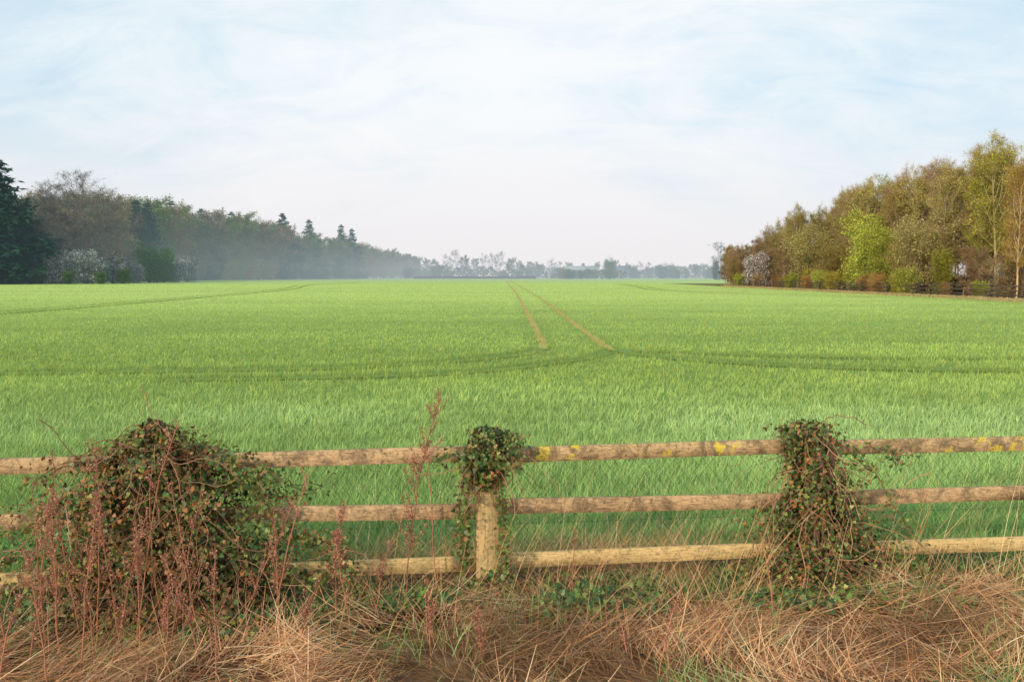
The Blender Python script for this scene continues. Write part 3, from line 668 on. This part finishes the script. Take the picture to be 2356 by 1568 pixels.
place("shrub",'brown1',bx(1668,168),168,6.5,"brown twiggy shrub beside the wood","shrub",G,(.9,.85,.95),1.5)
G="bushes growing along the wood fence"
for px,yy,h,v in [(2060,84.5,2.9,'bush1'),(2030,86,2.3,'bush1'),(1985,91,2.4,'bush0'),(1955,96,2.2,'bush0'),(1895,104,2.6,'bush1'),(1865,109,2.8,'bush1'),(1830,115,3,'bush1'),(1805,119,2.4,'bush1'),(1780,124,2.0,'bush0'),(1755,130,2.0,'bush0'),(1730,136,2.4,'bush0'),(1705,142,2.6,'bush0'),(1688,147,2.4,'bush1'),(2140,78.5,1.5,'bush0'),(2185,74.5,1.5,'bush0'),(2218,72.5,1.6,'bush1'),(2340,65.5,1.9,'bush0'),(1845,112,2.2,'bush0')]:
    place("fence_bush",v,41.9+rd.uniform(-.8,.6),yy,h,"yellow green bush beside the rail fence" if v=='bush1' else "russet brown bush beside the rail fence","bush",G,rd.choice([(1,1,1),(1.1,.9,.8),(.9,.95,.8)]),.95)
y=66
while y<175:
    for X0 in (50,55): 
        if (X0/y)<.74: place("undergrowth_bush",rd.choice(['bush0','bush0','dark0']),X0+rd.uniform(-1,1),y+rd.uniform(-2,2),rd.uniform(2,3.4),"dark brown undergrowth bush among the trunks","bush","undergrowth in the birch wood",(.6,.5,.38),1.7)
    y+=7
f2=obj("wooden_fence",None,label="dark post and rail fence along the edge of the wood",category="fence")
ys=np.arange(56,152,3.2)
M_dark=wood("dark_fence_wood",(.12,.085,.065),(.07,.055,.04))
for i,yy in enumerate(ys):
    mb=MB(); beam(mb,(41,yy,-.2),(41,yy,1.35),.13,.13,np.array([0,1.,0]),3,.01,.0,i); obj("post",mb.mesh("post"),M_dark,f2)
for i in range(0,len(ys)-2,2):
    for z in (.45,.82,1.2):
        mb=MB(); beam(mb,(40.905,ys[i]+.01,z),(40.905,ys[i+2]-.01,z),.05,.11,UP,4,.005,.01,i); obj("rail",mb.mesh("rail"),M_dark,f2)
mb=MB(); N=14000; yy=rng.uniform(58,152,N); x=40.0+rng.normal(0,.4,N)
pl=np.array([(.55,.34,.18),(.62,.44,.24),(.34,.36,.12)])
ribbons(mb,np.stack([x,yy,np.zeros(N)],1),rng.uniform(0,6.28,N),rng.uniform(.15,.42,N),rng.uniform(.03,.06,N),rng.uniform(0,.6,N),rng.uniform(.3,1.2,N),pl[rng.integers(0,3,N)],2,.2,.8)
obj("rough_grass",mb.mesh("rough_grass"),M_dry,kind="stuff",label="strip of tan dead grass along the wood fence",category="grass")

# ------------------------------------------------------------ distant buildings
def flat(name,col,rough=.8):
    m,nt=newmat(name); g=nn(nt,'ShaderNodeNewGeometry'); n=noise(nt,g.outputs['Position'],.8,4,.6)
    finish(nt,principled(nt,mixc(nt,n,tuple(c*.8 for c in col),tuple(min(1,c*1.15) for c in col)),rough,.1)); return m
M_wall=flat("grey_cladding",(.26,.26,.26)); M_roof=flat("sheet_roof",(.36,.38,.36),.9); M_white=flat("white_render",(.6,.6,.58)); M_slate=flat("slate",(.16,.18,.22)); M_door=flat("dark_door",(.06,.07,.08)); M_glass=flat("window_glass",(.05,.06,.08),.2); M_brick=flat("brick",(.3,.18,.13))
def boxm(name,x0,x1,y0,y1,z0,z1,mat,parent):
    mb=MB(); Vv=[(x,y,z) for z in (z0,z1) for y in (y0,y1) for x in (x0,x1)]
    mb.add(Vv,[(0,2,3,1),(4,5,7,6),(0,1,5,4),(2,6,7,3),(0,4,6,2),(1,3,7,5)],(1,1,1)); return obj(name,mb.mesh(name),mat,parent)
def gabled(x0,x1,y0,y1,he,hr,mw,mr,root,ov=.4):
    ym=(y0+y1)/2; mb=MB()
    Vv=[(x0,y0,0),(x1,y0,0),(x1,y1,0),(x0,y1,0),(x0,y0,he),(x1,y0,he),(x1,y1,he),(x0,y1,he),(x0,ym,hr),(x1,ym,hr)]
    mb.add(Vv,[(0,1,5,4),(2,3,7,6)],(1,1,1)); mb.F[5]=[np.array([(1,2,6,9,5),(3,0,4,8,7)])]
    obj("wall",mb.mesh("wall"),mw,root); mb=MB(); s=(hr-he)/(ym-y0); t=.18
    a=[(x,y,z+q) for q in (.03,.03+t) for x in (x0-ov,x1+ov) for y,z in ((y0-ov,he-ov*s),(ym,hr),(y1+ov,he-ov*s))]
    mb.add(a,[(6,7,10,9),(7,8,11,10),(0,3,4,1),(1,4,5,2),(0,6,9,3),(2,5,11,8)],(1,1,1)); mb.F[6]=[np.array([(0,1,2,8,7,6),(3,9,10,11,5,4)])]
    return obj("roof",mb.mesh("roof"),mr,root)
def shed(x0,x1,y0,y1,he,hr,label):
    r=obj("farm_shed",None,label=label,category="barn",group="distant farm buildings"); gabled(x0,x1,y0,y1,he,hr,M_wall,M_roof,r)
    w=x1-x0
    for q in (.2,.62): boxm("door",x0+w*q,x0+w*q+3.6,y0-.12,y0-.02,0,min(he-.8,4.2),M_door,r)
shed(37,60,570,590,6.2,8.8,"long farm shed with pale grey green sheet roof")
shed(27,36,605,620,4.6,7.2,"lower farm shed with pale sheet roof")
h=obj("farmhouse",None,label="white farmhouse with dark slate roof beyond the field",category="house")
rf=gabled(69,78,545,554,5.4,8.6,M_white,M_slate,h)
boxm("chimney",72.6,73.8,549,550,8.3,9.9,M_brick,rf)
for q in (70.2,75.4):
    for z in (1,3.4): boxm("window",q,q+1.2,544.88,544.98,z,z+1.2,M_glass,h)
boxm("door",73,74,544.88,544.98,0,2.1,M_door,h)

# ------------------------------------------------------------ world, sun, camera
w=bpy.data.worlds.new("World"); sc.world=w; w.use_nodes=True; nt=w.node_tree; nt.nodes.clear()
EL=math.radians(24); AZ=math.radians(220)
sky=nn(nt,'ShaderNodeTexSky',sky_type='NISHITA'); sky.sun_disc=False; sky.sun_elevation=EL; sky.sun_rotation=AZ; sky.dust_density=1.5
tc=nn(nt,'ShaderNodeTexCoord'); sp=nn(nt,'ShaderNodeSeparateXYZ'); nt.links.new(tc.outputs['Generated'],sp.inputs[0])
X,Y,Z=sp.outputs; zc=math_(nt,'ADD',math_(nt,'MAXIMUM',Z,0),.42)
cv=nn(nt,'ShaderNodeCombineXYZ'); nt.links.new(math_(nt,'DIVIDE',X,zc),cv.inputs[0]); nt.links.new(math_(nt,'DIVIDE',Y,zc),cv.inputs[1])
mp=nn(nt,'ShaderNodeMapping'); mp.inputs['Rotation'].default_value=(0,0,math.radians(28)); mp.inputs['Scale'].default_value=(1.3,2.4,1); mp.inputs['Location'].default_value=(2.3,.9,0); nt.links.new(cv.outputs[0],mp.inputs[0])
n1=noise(nt,mp.outputs[0],.9,6,.55,.6); n2=noise(nt,mp.outputs[0],3.0,7,.66,.9)
ax=math_(nt,'ABSOLUTE',math_(nt,'SUBTRACT',X,-.02))
cl=math_(nt,'ADD',math_(nt,'MULTIPLY',n1,1.1),math_(nt,'MULTIPLY',n2,.75))
cl=math_(nt,'SUBTRACT',cl,math_(nt,'MULTIPLY',ax,.95))
cl=math_(nt,'SUBTRACT',cl,math_(nt,'MULTIPLY',Z,.45))
cf=smap(nt,cl,.0,.85)
hz=math_(nt,'SUBTRACT',1,smap(nt,Z,-.02,.24))
cf=math_(nt,'MAXIMUM',cf,math_(nt,'MULTIPLY',hz,.97))
veil=mixc(nt,cf,(.55,.77,.90),(.93,.955,.975))
cc=mixc(nt,hz,veil,(.86,.83,.845))
bk=math_(nt,'ADD',1.02,math_(nt,'MULTIPLY',smap(nt,math_(nt,'MULTIPLY',Y,-1),-.35,.6),.6))  # unseen sky behind the camera brightened to add front lighting
bg1=nn(nt,'ShaderNodeBackground'); bg1.inputs[1].default_value=.15; nt.links.new(sky.outputs[0],bg1.inputs[0])
bg2=nn(nt,'ShaderNodeBackground'); nt.links.new(cc,bg2.inputs[0]); nt.links.new(bk,bg2.inputs[1])
mx=nn(nt,'ShaderNodeMixShader'); nt.links.new(math_(nt,'ADD',math_(nt,'MULTIPLY',cf,.14),.86),mx.inputs[0]); nt.links.new(bg1.outputs[0],mx.inputs[1]); nt.links.new(bg2.outputs[0],mx.inputs[2])
o=nn(nt,'ShaderNodeOutputWorld'); nt.links.new(mx.outputs[0],o.inputs[0])

L=bpy.data.lights.new("sun",'SUN'); L.energy=3.2; L.angle=math.radians(3); L.color=(1,.85,.66)
so=bpy.data.objects.new("sun",L); COL.objects.link(so)
sd=Vector((math.sin(AZ)*math.cos(EL),math.cos(AZ)*math.cos(EL),math.sin(EL)))
so.rotation_euler=sd.to_track_quat('Z','Y').to_euler(); so.location=(0,-5,30)

cam=bpy.data.cameras.new("camera"); co=bpy.data.objects.new("camera",cam); COL.objects.link(co)
cam.sensor_width=36; cam.lens=28.25; cam.clip_end=9000; cam.clip_start=.05
co.location=(0,0,CAM_H); co.rotation_euler=(math.radians(90-4.64),0,0); sc.camera=co
sc.view_settings.view_transform='Standard'; sc.view_settings.look='None'; sc.view_settings.exposure=0
